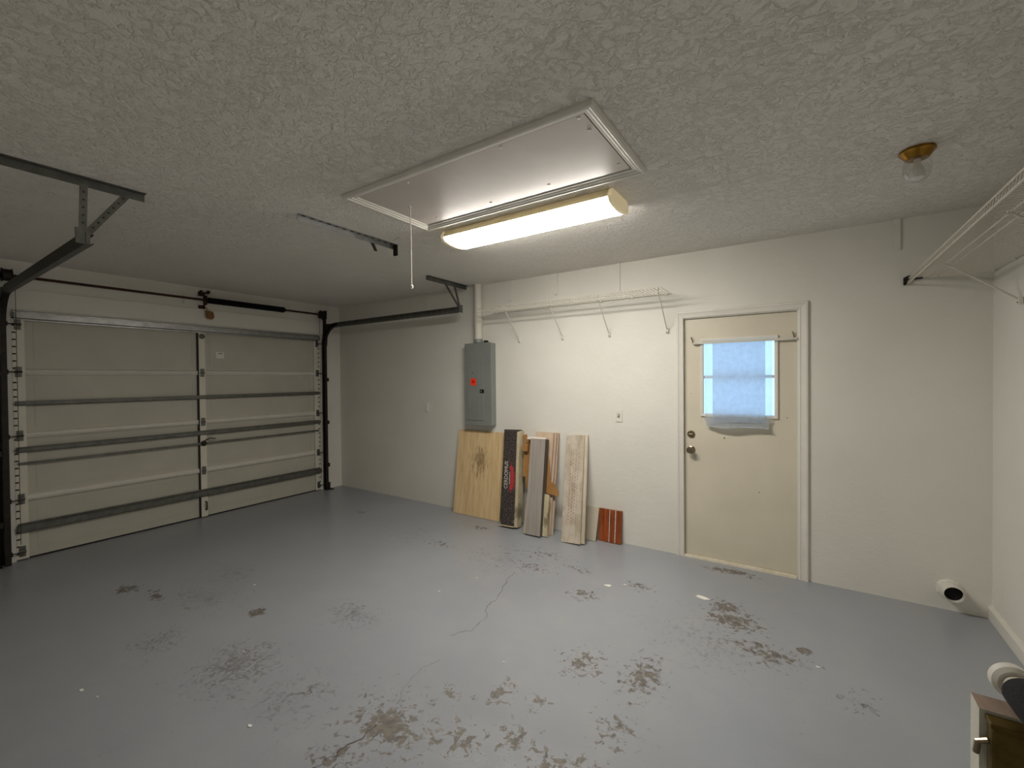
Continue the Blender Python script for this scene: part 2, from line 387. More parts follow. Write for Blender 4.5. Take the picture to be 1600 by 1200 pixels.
# floor cracks and chips
def crack(pts, w=.004):
    bm = bmesh.new(); fine = []
    for a, b in zip(pts[:-1], pts[1:]):
        for k in range(5): fine.append((a[0]+(b[0]-a[0])*k/5+random.uniform(-.012, .012), a[1]+(b[1]-a[1])*k/5+random.uniform(-.012, .012)))
    fine.append(pts[-1]); prev = None
    for i, p in enumerate(fine):
        q = fine[min(i+1, len(fine)-1)]; r = fine[max(i-1, 0)]; t = Vector((q[0]-r[0], q[1]-r[1])).normalized(); ww = w*random.uniform(.3, 1)/2
        c = (bm.verts.new((p[0]-t.y*ww, p[1]+t.x*ww, .0006)), bm.verts.new((p[0]+t.y*ww, p[1]-t.x*ww, .0006)))
        if prev: bm.faces.new([prev[0], prev[1], c[1], c[0]])
        prev = c
    new_obj('crack', bm, 'crack', floor)
crack([(3.74, -1.05), (3.77, -1.19), (3.86, -1.48), (3.88, -1.62), (3.95, -1.7), (3.956, -1.88), (3.89, -1.99)])
crack([(3.985, -2.2), (3.967, -2.3), (3.99, -2.457), (4.05, -2.55)], .003)
crack([(4.08, -2.68), (4.063, -2.82), (4.054, -2.92), (4.033, -2.97)], .007)
def chip(x, y, r):
    bm = bmesh.new(); n = 7; a0 = random.random()*6
    vs = [(x+r*random.uniform(.5, 1.2)*math.cos(a0+2*math.pi*k/n), y+r*.6*random.uniform(.5, 1.2)*math.sin(a0+2*math.pi*k/n)) for k in range(n)]
    extrude_poly(bm, vs, 'z', .0003, .003); new_obj('paint_chip', bm, 'chip', floor)
for x, y, r in ((5.07, -.69, .045), (5.72, -1.15, .012), (2.2, -2.3, .012), (3.0, -2.75, .008), (4.3, -2.02, .008), (3.6, -3.0, .014), (2.65, -3.35, .014), (2.78, -3.32, .01), (4.45, -.88, .03), (4.55, -.8, .015), (3.45, -1.62, .012), (3.55, -1.3, .01), (4.2, -3.05, .008), (5.1, -2.3, .007)):
    chip(x, y, r)

# ---------------- garage door (door_1)
gd = tag(thing('door_1', (0, (GY0+GY1)/2, 0), 'pale grey four-section steel garage door with metal struts', 'garage door', kind='structure'))
gy = (GY0+GY1)/2; hw = (GY1-GY0)/2
SE = [0.0, .535, 1.085, 1.64, GZ]
for i in range(4):
    z0, z1 = SE[i]+.002, SE[i+1]-.002
    bm = bmesh.new(); box(bm, -.055, -.032, -hw-.001, hw+.001, z0, z1)
    sec = new_obj('section', bm, 'gdoor', gd)
    # rolled edge flanges of the sheet and the embossed panel field
    for a, b in ((-hw+.09, -.35-.02), (.40-.02, hw-.09)): pass
    for (a, b) in ((-hw+.085, .0-.04), (.04, hw-.085)):
        bm = bmesh.new()
        for zz in (z0+.075, z1-.075): box(bm, -.032, -.0295, a+.05, b-.05, zz-.003, zz+.003)
        for yy in (a+.05, b-.05): box(bm, -.032, -.0295, yy-.003, yy+.003, z0+.078, z1-.078)
        new_obj('embossed_border', bm, 'gdoor', sec)
CY = -1.77 - gy
def stile(y0, y1): return new_obj('stile', B(-.032, -.002, y0, y1, .01, GZ-.01, .002), 'grib', gd)
stile(-hw, -hw+.075); stile(CY-.03, CY+.033); stile(hw-.075, hw)
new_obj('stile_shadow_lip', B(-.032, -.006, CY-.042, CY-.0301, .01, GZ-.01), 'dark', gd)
for z in (SE[1], SE[2], SE[3]):       # double-rolled seams between sections
    for a, b in ((-hw+.075, CY-.042), (CY+.033, hw-.075)):
        p = [(-.032, z-.028), (-.010, z-.024), (.0, z-.010), (-.014, z-.004), (-.014, z+.001), (-.002, z+.006), (-.004, z+.014), (-.026, z+.026), (-.032, z+.028)]
        bm = bmesh.new(); extrude_poly(bm, p, 'y', a, b); new_obj('seam_rib', bm, 'trim', gd)
def strut(z, h, d, mat='galv'):
    t = .002; p = [(0, z-h/2), (0, z-h/2+.012), (d, z-h*.28), (d, z+h*.28), (0, z+h/2-.012), (0, z+h/2), (-.003, z+h/2), (-.003, z+h/2-.014), (d-.003, z+h*.28-.003), (d-.003, z-h*.28+.003), (-.003, z-h/2+.014), (-.003, z-h/2)]
    new_obj('strut', X(p, 'y', -hw+.01, hw-.01), mat, gd)
strut(2.128, .08, .045); strut(1.365, .042, .03, 'galvd'); strut(.962, .05, .035, 'galvd'); strut(.28, .085, .045, 'galvd')
new_obj('lock_bar', B(.001, .009, -hw+.02, CY-.01, .83, .853), 'galvd', gd); new_obj('lock_bar', B(.001, .009, CY+.04, hw-.02, .83, .853), 'galvd', gd)
bm = bmesh.new(); lathe(bm, [(.03, -.002), (.03, .012), (.016, .016), (.016, .03)], 16, 'x', (0, CY, .842)); new_obj('lock_hub', bm, 'dark', gd, True)
new_obj('lock_lever', T([(.022, CY, .87), (.03, CY+.05, .90), (.03, CY+.11, .885)], .006), 'dark', gd, True)
def hinge(y, z, name='hinge'):
    bm = bmesh.new(); box(bm, -.002, .003, y-.02, y+.02, z-.045, z+.045, 0, .001); tube(bm, [(.008, y-.022, z), (.008, y+.022, z)], .008, 8)
    for dz in (-.04, .04): lathe(bm, [(.006, .003), (.006, .008)], 6, 'x', (0, y, z+dz))
    return new_obj(name, bm, 'galvd', gd)
for z in SE[1:4]:
    for y in (-hw+.035, CY, hw-.035): hinge(y, z)
for y in (-hw+.035, hw-.035): hinge(y, 2.05, 'roller_bracket'); hinge(y, .08, 'roller_bracket')
for z in (.08, SE[1], SE[2], SE[3], 2.05):
    for s in (-1, 1):
        bm = bmesh.new(); tube(bm, [(.045, s*(hw-.05), z), (.045, s*(hw+.035), z)], .005, 8); lathe(bm, [(.018, -.006), (.022, 0), (.018, .006)], 14, 'y', (.045, s*(hw+.035), z))
        new_obj('roller', bm, 'dark', gd, True)
bm = bmesh.new(); lathe(bm, [(.028, -.002), (.028, .008), (.018, .012), (.018, .004)], 18, 'x', (0, CY+.002, 2.05)); new_obj('operator_boss', bm, 'galvd', gd, True)
new_obj('lift_handle', T([(.0, CY+.012, .18), (.03, CY+.012, .175), (.03, CY+.012, .09), (.0, CY+.012, .085)], .007), 'dark', gd, True)
st = new_obj('sticker', B(-.0315, -.0305, -1.615-gy, -1.53-gy, 1.81, 1.885), 'plastic', gd); tag(st, 'small white paper sticker')
new_obj('sticker_print', B(-.0305, -.0301, -1.593-gy, -1.545-gy, 1.862, 1.872), 'grey_ink', st)
for z in [SE[1]*.0+.06+.062*k for k in range(34)]:
    if min(abs(z-q) for q in SE+[.28, .962, 1.365]) > .03:
        for s in (-1, 1): new_obj('stile_slot', B(-.0021, -.0012, s*(hw-.012)-.012, s*(hw-.012)+.012, z-.006, z+.006), 'dark', gd)
new_obj('bottom_seal', B(-.06, -.025, -hw, hw, .0, .012), 'rubber', gd)

# ---------------- door tracks
def track(y, side, xe, ang_x, ang_y0, ang_y1, label):
    """side=+1 when the door lies on +y side of the track"""
    t = thing('garage_door_track', (0.06, y, 0), label, 'door track')
    s = side; g = .0022
    prof = [(-s*.012, -.027), (s*.022, -.027), (s*.022, -.020), (s*.020, -.020), (s*.020, -.025), (-s*.010, -.025), (-s*.010, .025), (s*.020, .025), (s*.020, .020), (s*.022, .020), (s*.022, .027), (-s*.012, .027)]
    zh = 2.30; R = .28
    vo = new_obj('vertical_track', sweep_xz(prof, [(0, 0.0), (0, zh-R)], 0), 'dark', t)
    arc = [(R-R*math.cos(a), zh-R+R*math.sin(a)) for a in [math.pi/2*k/12 for k in range(13)]]
    new_obj('curved_track', sweep_xz(prof, arc, 0), 'dark', t)
    new_obj('horizontal_track', sweep_xz(prof, [(R, zh), (xe-.06, zh)], 0), 'galvd', t)
    # reinforcing angle on the horizontal track
    new_obj('track_angle', B(R-.05, xe-.09, -s*.014-(.002 if s > 0 else 0), -s*.014+(.002 if s < 0 else 0), zh-.032, zh+.036), 'dark', t)
    new_obj('wall_angle', X([(-.06, -s*.012), (-.06, -s*.05), (-.057, -s*.05), (-.057, -s*.014), (.03, -s*.014), (.03, -s*.012)], 'z', 0.0, zh-R+.05), 'dark', t)
    new_obj('flag_bracket', X([(-.058, 2.02), (.03, 2.02), (.05, 2.2), (.22, 2.29), (.22, 2.325), (.02, 2.33), (.01, 2.43), (-.02, 2.52), (-.058, 2.52)], 'y', -s*.018-.002, -s*.018+.002), 'dark', t)
    for z in (.35, .95, 1.55): new_obj('jamb_bracket', B(-.06, .02, -s*.03-.018, -s*.03+.018, z-.025, z+.025, .002), 'dark', t)
    # ceiling angle iron and straps
    ax = ang_x-.06
    bm = bmesh.new(); box(bm, ax-.0, ax+.035, ang_y0-y, ang_y1-y, H-.004, H-.0005); box(bm, ax-.003, ax, ang_y0-y, ang_y1-y, H-.042, H-.0005)
    new_obj('ceiling_angle', bm, 'galvd', t)
    n = int((ang_y1-ang_y0)/.06)
    for k in range(n): new_obj('slot', B(ax-.004, ax-.0029, ang_y0-y+.02+.06*k, ang_y0-y+.045+.06*k, H-.03, H-.022), 'rubber', t)
    end = Vector((xe-.07, -s*.02, zh+.0))
    def strap(top):
        d = (end-top); q = Vector((0, -d.z, d.y)).normalized()*.016; bm = bmesh.new()
        nn = Vector((.0015, 0, 0)); vs = []
        for p in (top, end):
            for a, b in ((-1, -1), (1, -1), (1, 1), (-1, 1)): vs.append(bm.verts.new(p+q*a+nn*b))
        bm.faces.new(vs[0:4]); bm.faces.new(vs[4:8][::-1])
        for k in range(4): bm.faces.new([vs[k], vs[(k+1) % 4], vs[4+(k+1) % 4], vs[4+k]])
        so = new_obj('hanger_strap', bm, 'galvd', t)
        m = max(3, int(d.length/.035))
        for k in range(1, m): 
            c = top+d*k/m; new_obj('strap_hole', B(c.x-.0022, c.x+.0022, c.y-.004, c.y+.004, c.z-.004, c.z+.004), 'rubber', so)
    strap(Vector((ax, -s*.02, H-.03))); strap(Vector((ax, (.16 if s > 0 else -.14), H-.02)))
    new_obj('track_end_plate', B(xe-.075, xe-.06, -s*.02-.028, -s*.02+.028, zh-.03, zh+.05), 'galvd', t)
    foot = B(-.055, .05, -s*.06-.03, -s*.06+.03, 0.0, .006); box(foot, -.055, -.045, -s*.06-.03, -s*.06+.03, .006, .09)
    new_obj('floor_bracket', foot, 'dark', t)
    return t
track(-3.262, +1, 2.53, 2.56, -4.05, -3.03, 'dark left-hand garage door track with its ceiling angle bracket')
track(-0.285, -1, 2.54, 2.45, -0.70, -0.06, 'dark right-hand garage door track hung near the breaker panel')

# ---------------- torsion spring assembly
SX, SZ = .085, 2.452
ts = thing('torsion_spring_shaft', (SX, gy, SZ), 'rusty shaft with black coil spring above the garage door', 'door spring')
new_obj('shaft', T([(0, GY0-.09-gy, 0), (0, GY1+.06-gy, 0)], .0125, 12), 'rust', ts, True)
bm = bmesh.new(); pr = []; y0s, y1s = -1.735-gy, -.90-gy; n = 110
for k in range(n*2+1): pr.append((.034 if k % 2 else .0295, y0s+(y1s-y0s)*k/(2*n)))
lathe(bm, pr, 18, 'y'); new_obj('coil_spring', bm, 'spring', ts, True)
new_obj('winding_cone', L([(.036, y1s), (.034, y1s+.03), (.02, y1s+.05)], 18, 'y'), 'spring', ts, True)
bm = bmesh.new(); box(bm, -SX+.002, -SX+.006, -1.80-gy, -1.73-gy, -.09, .1); box(bm, -SX+.006, .03, -1.757-gy, -1.753-gy, -.055, .05)
new_obj('centre_bracket', bm, 'rust', ts)
for y in (GY0-.03-gy, GY1+.0-gy):
    bm = bmesh.new(); lathe(bm, [(.03, y-.035), (.058, y-.03), (.05, y-.022), (.05, y+.02), (.06, y+.028), (.03, y+.034)], 20, 'y'); new_obj('cable_drum', bm, 'dark', ts, True)
for y in (GY0-.075-gy, GY1+.045-gy): new_obj('end_bearing_plate', B(-SX+.001, .035, y-.003, y+.003, -.06, .06, .002), 'dark', ts)
for y, yz in ((GY0+.02, 0), (GY1-.02, 0)): new_obj('lift_cable', T([(-.03, y-gy, -.03), (-.04, y-gy, -2.3)], .002, 6), 'dark', ts)
pad = tag(new_obj('spring_pad', B(.0145, .02, -1.94, -1.66, 2.40, 2.50, .001), 'wall', wall_left))
bm = bmesh.new(); box(bm, .001, .02, -1.78, -1.70, 2.535, 2.55); box(bm, .001, .03, -1.785, -1.765, 2.54, 2.565); box(bm, .001, .03, -1.715, -1.69, 2.54, 2.57)
tag(new_obj('opener_bracket', bm, 'dark'), 'small dark bracket on the wall above the spring', 'bracket')
tg = tag(new_obj('warning_tag', X([(-1.745, 2.345), (-1.665, 2.335), (-1.655, 2.27), (-1.675, 2.247), (-1.725, 2.25), (-1.74, 2.28)], 'x', .040, .043), 'tag'), 'rust-brown tag hanging from the spring bracket', 'tag')
new_obj('tag_tie', T([(.0415, -1.72, 2.343), (.0415, -1.738, 2.378)], .004, 6), 'tag', tg)

# ---------------- entry door (door_2) with casing
casing = [(0, 0), (0, .016), (.006, .020), (.018, .020), (.024, .016), (.046, .012), (.054, .014), (.060, .010), (.062, 0)]
cx0, cx1, cz1 = 4.737, 5.686, 2.103
cs = tag(thing('trim_2', (5.2, 0, 0), 'moulded white casing around the entry door', 'trim', kind='structure'))
mp = lambda u, v, d: (u-5.2, -d, v)
new_obj('casing_board', frame_piece(casing, lambda i: ((cx0+i, 0), (cx0+i, cz1-i)), mp), 'trim', cs)
new_obj('casing_board', frame_piece(casing, lambda i: ((cx1-i, 0), (cx1-i, cz1-i)), mp), 'trim', cs)
new_obj('casing_board', frame_piece(casing, lambda i: ((cx0+i, cz1-i), (cx1-i, cz1-i)), mp), 'trim', cs)
ed = tag(thing('door_2', (5.2, .022, 0), 'cream entry door with a covered window and brass knob', 'door', kind='structure'))
WX0, WX1, WZ0, WZ1 = 4.945, 5.475, 1.225, 1.845
bm = bmesh.new(); dx = 5.2; a, b = DX0+.0015-dx, DX1-.001-dx
box(bm, a, b, 0, .044, .022, WZ0); box(bm, a, b, 0, .044, WZ1, DZ-.002); box(bm, a, WX0-dx, 0, .044, WZ0, WZ1); box(bm, WX1-dx, b, 0, .044, WZ0, WZ1)
new_obj('slab', bm, 'door', ed)
wprof = [(0, 0), (0, .012), (.005, .014), (.020, .012), (.026, .004), (.026, 0)]
mw = lambda u, v, d: (u-dx, -d, v); ox0, ox1, oz0, oz1 = WX0-.016, WX1+.016, WZ0-.016, WZ1+.016
for ends in (lambda i: ((ox0+i, oz0+i), (ox0+i, oz1-i)), lambda i: ((ox1-i, oz0+i), (ox1-i, oz1-i)), lambda i: ((ox0+i, oz0+i), (ox1-i, oz0+i)), lambda i: ((ox0+i, oz1-i), (ox1-i, oz1-i))):
    new_obj('window_frame', frame_piece(wprof, ends, mw), 'trim', ed)
new_obj('sash_bar', B(WX0-dx, WX1-dx, .008, .036, 1.528, 1.552), 'trim', ed)
new_obj('pane', B(WX0-dx, WX1-dx, .020, .024, WZ0, 1.529), 'glass', ed); new_obj('pane', B(WX0-dx, WX1-dx, .020, .024, 1.551, WZ1), 'glass', ed)
def knobset(z, prof, mat, nm):
    return new_obj(nm, L(prof, 24, 'y', (4.852-dx, 0, z)), mat, ed, True)
knobset(1.052, [(.031, 0), (.031, -.006), (.026, -.012), (.016, -.013), (.015, -.013)], 'nickel', 'deadbolt')
new_obj('thumb_turn', B(4.852-dx-.016, 4.852-dx+.016, -.026, -.012, 1.047, 1.057, .002), 'nickel', ed)
knobset(.92, [(.032, 0), (.032, -.005), (.024, -.010), (.012, -.013), (.011, -.03), (.020, -.036), (.028, -.046), (.029, -.056), (.024, -.066), (.012, -.070)], 'nickel', 'door_knob')
for x, z, r in ((5.11, 1.035, .006), (5.55, 1.22, .004), (4.85, 1.4, .003), (5.36, .62, .004)):
    new_obj('screw_mark', L([(r, 0), (r, -.0015)], 8, 'y', (x-dx, 0, z)), 'rust', ed)
sill = tag(new_obj('trim_3', X([(-.010, 0), (-.004, .014), (.02, .020), (.2, .020), (.2, 0)], 'x', DX0+.001, DX1-.001), 'sill'), 'worn wooden sill under the entry door', 'trim', kind='structure')
for (n_, x0, x1) in (('door_stop', DX0, DX0+.012), ('door_stop', DX1-.012, DX1)):
    new_obj(n_, B(x0-dx, x1-dx,   .0445, .075, .022, DZ-.002), 'trim', ed)
new_obj('door_stop', B(DX0-dx, DX1-dx, .0445, .075, DZ-.014, DZ-.002), 'trim', ed)

# curtain rod and sheets on the door window
cr = thing('curtain_rod', (5.235, .0, 1.826), 'white flat curtain rod across the door window', 'curtain rod')
bm = bmesh.new(); box(bm, -.34, .36, -.012, -.005, -.010, .008, 0, .002); new_obj('rod', bm, 'wire', cr)
new_obj('rod_end', X([(-.36, -.012), (-.335, -.012), (-.335, -.004), (-.36, .034), (-.368, .034)], 'z', -.010, .008), 'wire', cr)
new_obj('rod_end', X([(.38, -.012), (.355, -.012), (.355, -.004), (.38, .034), (.388, .034)], 'z', -.010, .008), 'wire', cr)
for x in (-.366, .362): new_obj('rod_hook', T([(x, .034, -.015), (x, .012, .012), (x-.008, .0, .045), (x-.012, .008, .052)], .0045), 'nickel', cr, True)
ws = thing('window_covering', (5.21, .0, 1.2), 'thin white paper sheets hung over the door window', 'window covering')
def sheet(name, x0, x1, z0, z1, y, mat, amp, curl=0, nx=24, nz=26, seed=0):
    rnd = random.Random(seed); ph = [rnd.uniform(0, 6) for _ in range(4)]; bm = bmesh.new(); g = []
    for j in range(nz+1):
        row = []
        for i in range(nx+1):
            u = i/nx; v = j/nz; x = x0+(x1-x0)*u; z = z0+(z1-z0)*v
            yy = y+amp*(math.sin(9*u+ph[0])*.5+math.sin(4*v+5*u+ph[1])*.5)+amp*.3*math.sin(23*u+ph[2]+3*v)
            if curl:
                q = max(0, .22-v)/.22; yy -= curl*q*q*(1+.4*math.sin(5*u+ph[3])); z += curl*.35*q**3*(1+math.sin(7*u+ph[0]))
            row.append(bm.verts.new((x-5.21, yy, z-1.2)))
        g.append(row)
    for j in range(nz):
        for i in range(nx): bm.faces.new([g[j][i], g[j][i+1], g[j+1][i+1], g[j+1][i]])
    return new_obj(name, bm, mat, ws, True)
sheet('sheer_sheet', 4.962, 5.452, 1.175, 1.828, .004, 'sheer', .002, 0, seed=2)
sheet('paper_sheet', 5.025, 5.405, 1.165, 1.815, .0, 'paper', .002, .012, seed=5)
sheet('curled_hem', 4.975, 5.43, 1.122, 1.205, -.008, 'paper', .004, .03, nz=12, seed=9)

# ================================================================== CEILING THINGS
ht = thing('attic_hatch', (4.235, -2.045, H), 'white attic hatch panel framed with moulding in the ceiling', 'attic hatch')
hx0, hx1, hy0, hy1 = 3.465, 5.000, -2.395, -1.705; ox, oy = 4.235, -2.045
hp = [(0, 0), (0, .010), (.008, .020), (.018, .022), (.026, .016), (.036, .016), (.044, .010), (.056, .010), (.060, .006), (.060, 0)]
mh = lambda u, v, d: (u-ox, v-oy, -d-.0002)
for ends in (lambda i: ((hx0+i, hy0+i), (hx1-i, hy0+i)), lambda i: ((hx0+i, hy1-i), (hx1-i, hy1-i)), lambda i: ((hx0+i, hy0+i), (hx0+i, hy1-i)), lambda i: ((hx1-i, hy0+i), (hx1-i, hy1-i))):
    new_obj('moulding', frame_piece(hp, ends, mh), 'trim', ht)
new_obj('panel', B(hx0+.066-ox, hx1-.066-ox, hy0+.066-oy, hy1-.066-oy, -.005, -.0005, .001), 'hatch', ht)
new_obj('panel_gap', B(hx0+.0605-ox, hx1-.0605-ox, hy0+.0605-oy, hy1-.0605-oy, -.0012, -.0003), 'dark', ht)
for (x, y) in ((4.517, -2.31), (4.905, -2.315), (4.905, -2.21), (4.90, -1.85), (4.507, -1.845), (4.105, -1.83), (3.66, -2.06), (3.672, -1.83), (3.9, -2.3)):
    new_obj('screw', L([(.009, -.005), (.008, -.008), (.003, -.009)], 10, 'z', (x-ox, y-oy, 0)), 'trim', ht)
pc = thing('pull_cord', (3.66, -2.055, H-.006), 'thin white pull cord hanging from the attic hatch', 'pull cord')
new_obj('cord', T([(0, 0, 0), (.004, 0, -.2), (.002, .002, -.47)], .0028, 6), 'cord', pc)
new_obj('cord_knob', L([(.004, -.47), (.011, -.477), (.011, -.487), (.004, -.497)], 12, 'z', (.002, .002, 0)), 'plastic', pc, True)
new_obj('eyelet', L([(.006, 0), (.006, -.004)], 10, 'z'), 'nickel', pc)

LX0, LX1, LYC = 3.515, 4.775, -1.485
fl = thing('fluorescent_lamp', ((LX0+LX1)/2, LYC, H), 'lit wraparound fluorescent ceiling lamp beside the attic hatch', 'ceiling lamp')
lc = (LX0+LX1)/2; hl = (LX1-LX0)/2
def wrap(k=1.0, top=0): return [(-.115*k, -.004), (-.135*k, -.03), (-.140*k, -.052), (-.118*k, -.072*k-.004), (-.06*k, -.084*k-.003), (0, -.088*k-.003), (.06*k, -.084*k-.003), (.118*k, -.072*k-.004), (.140*k, -.052), (.135*k, -.03), (.115*k, -.004)]
new_obj('lens', X([p for p in wrap(.985) if p[1] < -.045], 'x', -hl+.02, hl-.02), 'lens', fl)
new_obj('body', X([(-.115, -.001), (-.132, -.03), (-.1385, -.0505), (.1385, -.0505), (.132, -.03), (.115, -.001)], 'x', -hl+.018, hl-.018), 'lampbody', fl)
for a, b in ((-hl-.004, -hl+.0195), (hl-.0195, hl+.004)): new_obj('end_cap', X(wrap(1.01), 'x', a, b), 'cap', fl)

pl = thing('jar_ceiling_lamp', (6.105, -1.165, H), 'brass ceiling lamp base with a clear glass jar and bulb', 'ceiling lamp')
new_obj('base', L([(.066, -.0005), (.068, -.012), (.060, -.018), (.056, -.026), (.050, -.032), (.044, -.042), (.030, -.044)], 32), 'brass', pl, True)
new_obj('glass_jar', L([(.040, -.040), (.050, -.060), (.054, -.085), (.050, -.115), (.036, -.140), (.016, -.150)], 28, cap=False), 'jar', pl, True)
new_obj('bulb', L([(.013, -.044), (.014, -.07), (.026, -.092), (.031, -.112), (.026, -.132), (.012, -.143), (.002, -.145)], 24), 'bulb', pl, True)

ai = thing('ceiling_angle_iron', (2.98, -1.975, H), 'slotted steel angle iron screwed to the ceiling left of the hatch', 'angle iron')
bm = bmesh.new(); box(bm, 0, .032, -.40, .40, -.004, -.0005); box(bm, -.003, 0, -.40, .40, -.036, -.0005); new_obj('angle', bm, 'galv', ai)
for k in range(13): new_obj('slot', B(.008, .022, -.38+.06*k, -.355+.06*k, -.0052, -.0041), 'rubber', ai)
new_obj('end_tab', B(-.006, .030, .385, .402, -.085, -.004, .002), 'dark', ai)
new_obj('hanging_tab', X([(.15, -.005), (.185, -.005), (.23, -.085), (.205, -.09)], 'x', -.007, -.003), 'dark', ai)
tag(new_obj('ceiling_hook', T([(3.19, -1.715, H), (3.19, -1.715, H-.012), (3.10, -1.70, H-.016)], .0035, 6), 'wire'), 'tiny white hook on the ceiling beside the angle iron', 'hook')

# ================================================================== BACK WALL THINGS
ep = thing('breaker_panel', (2.632, 0, 1.02), 'grey steel breaker panel with an orange sticker', 'breaker panel')
new_obj('enclosure', B(-.178, .178, -.088, -.001, .005, .915, .003), 'panelgrey', ep)
new_obj('cover', B(-.187, .187, -.100, -.088, 0, .922, .004), 'panelgrey', ep)
dr = new_obj('panel_door', B(-.142, .085, -.107, -.1, .06, .735, .004), 'panelgrey', ep)
new_obj('door_recess', B(-.1, .03, -.1085, -.107, .10, .68, .0006), 'panelgrey', dr)
lt = new_obj('latch', B(.035, .092, -.112, -.107, .365, .405, .002), 'black', dr); new_obj('latch_tab', B(.048, .062, -.1145, -.112, .377, .393, .001), 'panelgrey', lt)
sk = new_obj('sticker', X([(-.095, .45), (-.02, .447), (-.017, .485), (-.022, .53), (-.09, .528), (-.098, .49)], 'y', -.1095, -.1086), 'orange', dr); tag(sk, 'bright orange sticker')
new_obj('sticker_print', X([(-.08, .475), (-.04, .478), (-.034, .50), (-.07, .506)], 'y', -.1099, -.1096), 'orange_d', sk)
new_obj('door_screw', L([(.006, -.1086), (.006, -.1105)], 10, 'y', (-.065, 0, .59)), 'dark', dr)
cd = thing('conduit_pipe', (2.612, -.055, 1.943), 'white painted conduit from the ceiling into the breaker panel', 'conduit')
new_obj('pipe', T([(0, 0, .045), (0, 0, H-1.943-.001)], .043, 20), 'pvc', cd, True)
new_obj('coupling', T([(0, 0, .20), (0, 0, .29)], .049, 20), 'pvc', cd, True)
new_obj('locknut', L([(.045, .0), (.05, .006), (.05, .03), (.045, .045)], 16), 'panelgrey', cd, True)
kn = tag(new_obj('cable_clamp', L([(.028, 1.943), (.03, 1.955), (.022, 1.968)], 14, 'z', (2.715, -.05, 0)), 'dark', None, True), 'dark cable clamp on top of the breaker panel', 'clamp')
def plate(x, z, w, h, label, name, sw):
    p = thing(name, (x, 0, z), label, name.replace('_', ' '))
    new_obj('cover_plate', B(-w/2, w/2, -.007, -.0005, -h/2, h/2, .002), 'plastic', p)
    if sw:
        new_obj('toggle_surround', B(-.012, .012, -.0085, -.007, -.02, .02), 'shadowgrey', p); new_obj('toggle', B(-.005, .005, -.02, -.0085, .0, .014, .001), 'plastic', p)
    else:
        for zz in (-.025, .025):
            o = new_obj('receptacle', B(-.014, .014, -.0095, -.007, zz-.015, zz+.015, .003), 'plastic', p)
            for xx in (-.006, .006): new_obj('slot', B(xx-.0012, xx+.0012, -.0100, -.0096, zz-.004, zz+.008), 'black', o)
plate(4.218, 1.187, .07, .115, 'white light switch on the wall left of the entry door', 'light_switch', True)
plate(1.74, 1.197, .07, .115, 'white outlet on the wall left of the breaker panel', 'wall_outlet', False)

# ---- wire shelves
def wire_shelf(name, length, depth, lip, braces, feet_drop, label, loc, rotz, pitch_w, rails=(), brace_at=None, r=.0038):
    """local: x along the wall 0..length, wall at y=0, front at y=-depth, deck at z=0"""
    s = thing(name, loc, label, 'wire shelf', rot=(0, 0, rotz))
    n = int(length/pitch_w)
    w0 = new_obj('deck_wire', T([(0, -.008, 0), (0, -depth, 0), (0, -depth-.004, -lip)], r*.62, 5), 'wire', s, loc=(.01, 0, 0))
    for k in range(1, n+1): copy_to(w0, s, (.01+(length-.02)*k/n, 0, 0))
    for y, z in [(-.010, -.004), (-depth, .003), (-depth-.004, -lip)]+[(q, -.004) for q in rails]:
        new_obj('rail', T([(0, y, z), (length, y, z)], r, 8), 'wire', s)
    by = -depth if brace_at is None else brace_at
    for x in braces:
        bm = T([(x, by, -.006), (x, -.018, -feet_drop+.01)], .005, 8); tube(bm, [(x, by, .0), (x, by, -.016)], .008, 8)
        b = new_obj('brace', bm, 'wire', s, True)
        new_obj('brace_foot', B(x-.012, x+.012, -.02, -.001, -feet_drop-.02, -feet_drop+.02, .003), 'plastic', b)
        new_obj('foot_screw', L([(.004, -.02), (.004, -.0225)], 8, 'y', (x, 0, -feet_drop-.008)), 'dark', b)
    k = int(length/.3)
    for i in range(k+1):
        x = .04+(length-.08)*i/k; new_obj('wall_clip', B(x-.008, x+.008, -.018, -.001, -.014, .006, .002), 'plastic', s)
    return s
S1X0, S1X1 = 2.80, 4.70
wire_shelf('wire_shelf', S1X1-S1X0, .305, .036, [3.13-S1X0, 3.643-S1X0, 4.133-S1X0, 4.663-S1X0], .325, 'white wire shelf on braces above the breaker panel and boards', (S1X0, 0, 2.272), 0, .031)
# right wall shelf: rotate so that local +x runs along world -y
s2 = wire_shelf('wire_shelf', 2.3, .40, .034, [.44, 1.40], .25, 'white wire shelf on the right wall near the ceiling', (W, -.012, 2.188), -math.pi/2, .031, rails=(-.30, -.255), brace_at=-.305)
new_obj('end_bracket', X([(-.425, .008), (-.40, .02), (-.33, .016), (-.33, -.006), (-.405, -.012), (-.412, -.04), (-.425, -.04)], 'x', -.010, .012), 'dark', s2)

# ---- drain stub low in the corner
ds = thing('pipe_stub', (6.455, 0, .135), 'open pipe stub sticking out low in the right corner', 'pipe stub')
new_obj('stub', L([(.056, -.001), (.055, -.03), (.053, -.080), (.048, -.083), (.0465, -.06), (.0465, -.02)], 24, 'y', cap=False), 'pvc', ds, True)
new_obj('bore', L([(.0463, -.022), (.0463, -.05)], 24, 'y'), 'hole', ds)
bm = bmesh.new(); lathe(bm, [(.070, -.001), (.066, -.008), (.055, -.014)], 14, 'y', (-.004, 0, .004))
for v in bm.verts: v.co += Vector((random.uniform(-.006, .006), 0, random.uniform(-.006, .006)))
new_obj('mortar_collar', bm, 'wall', ds)

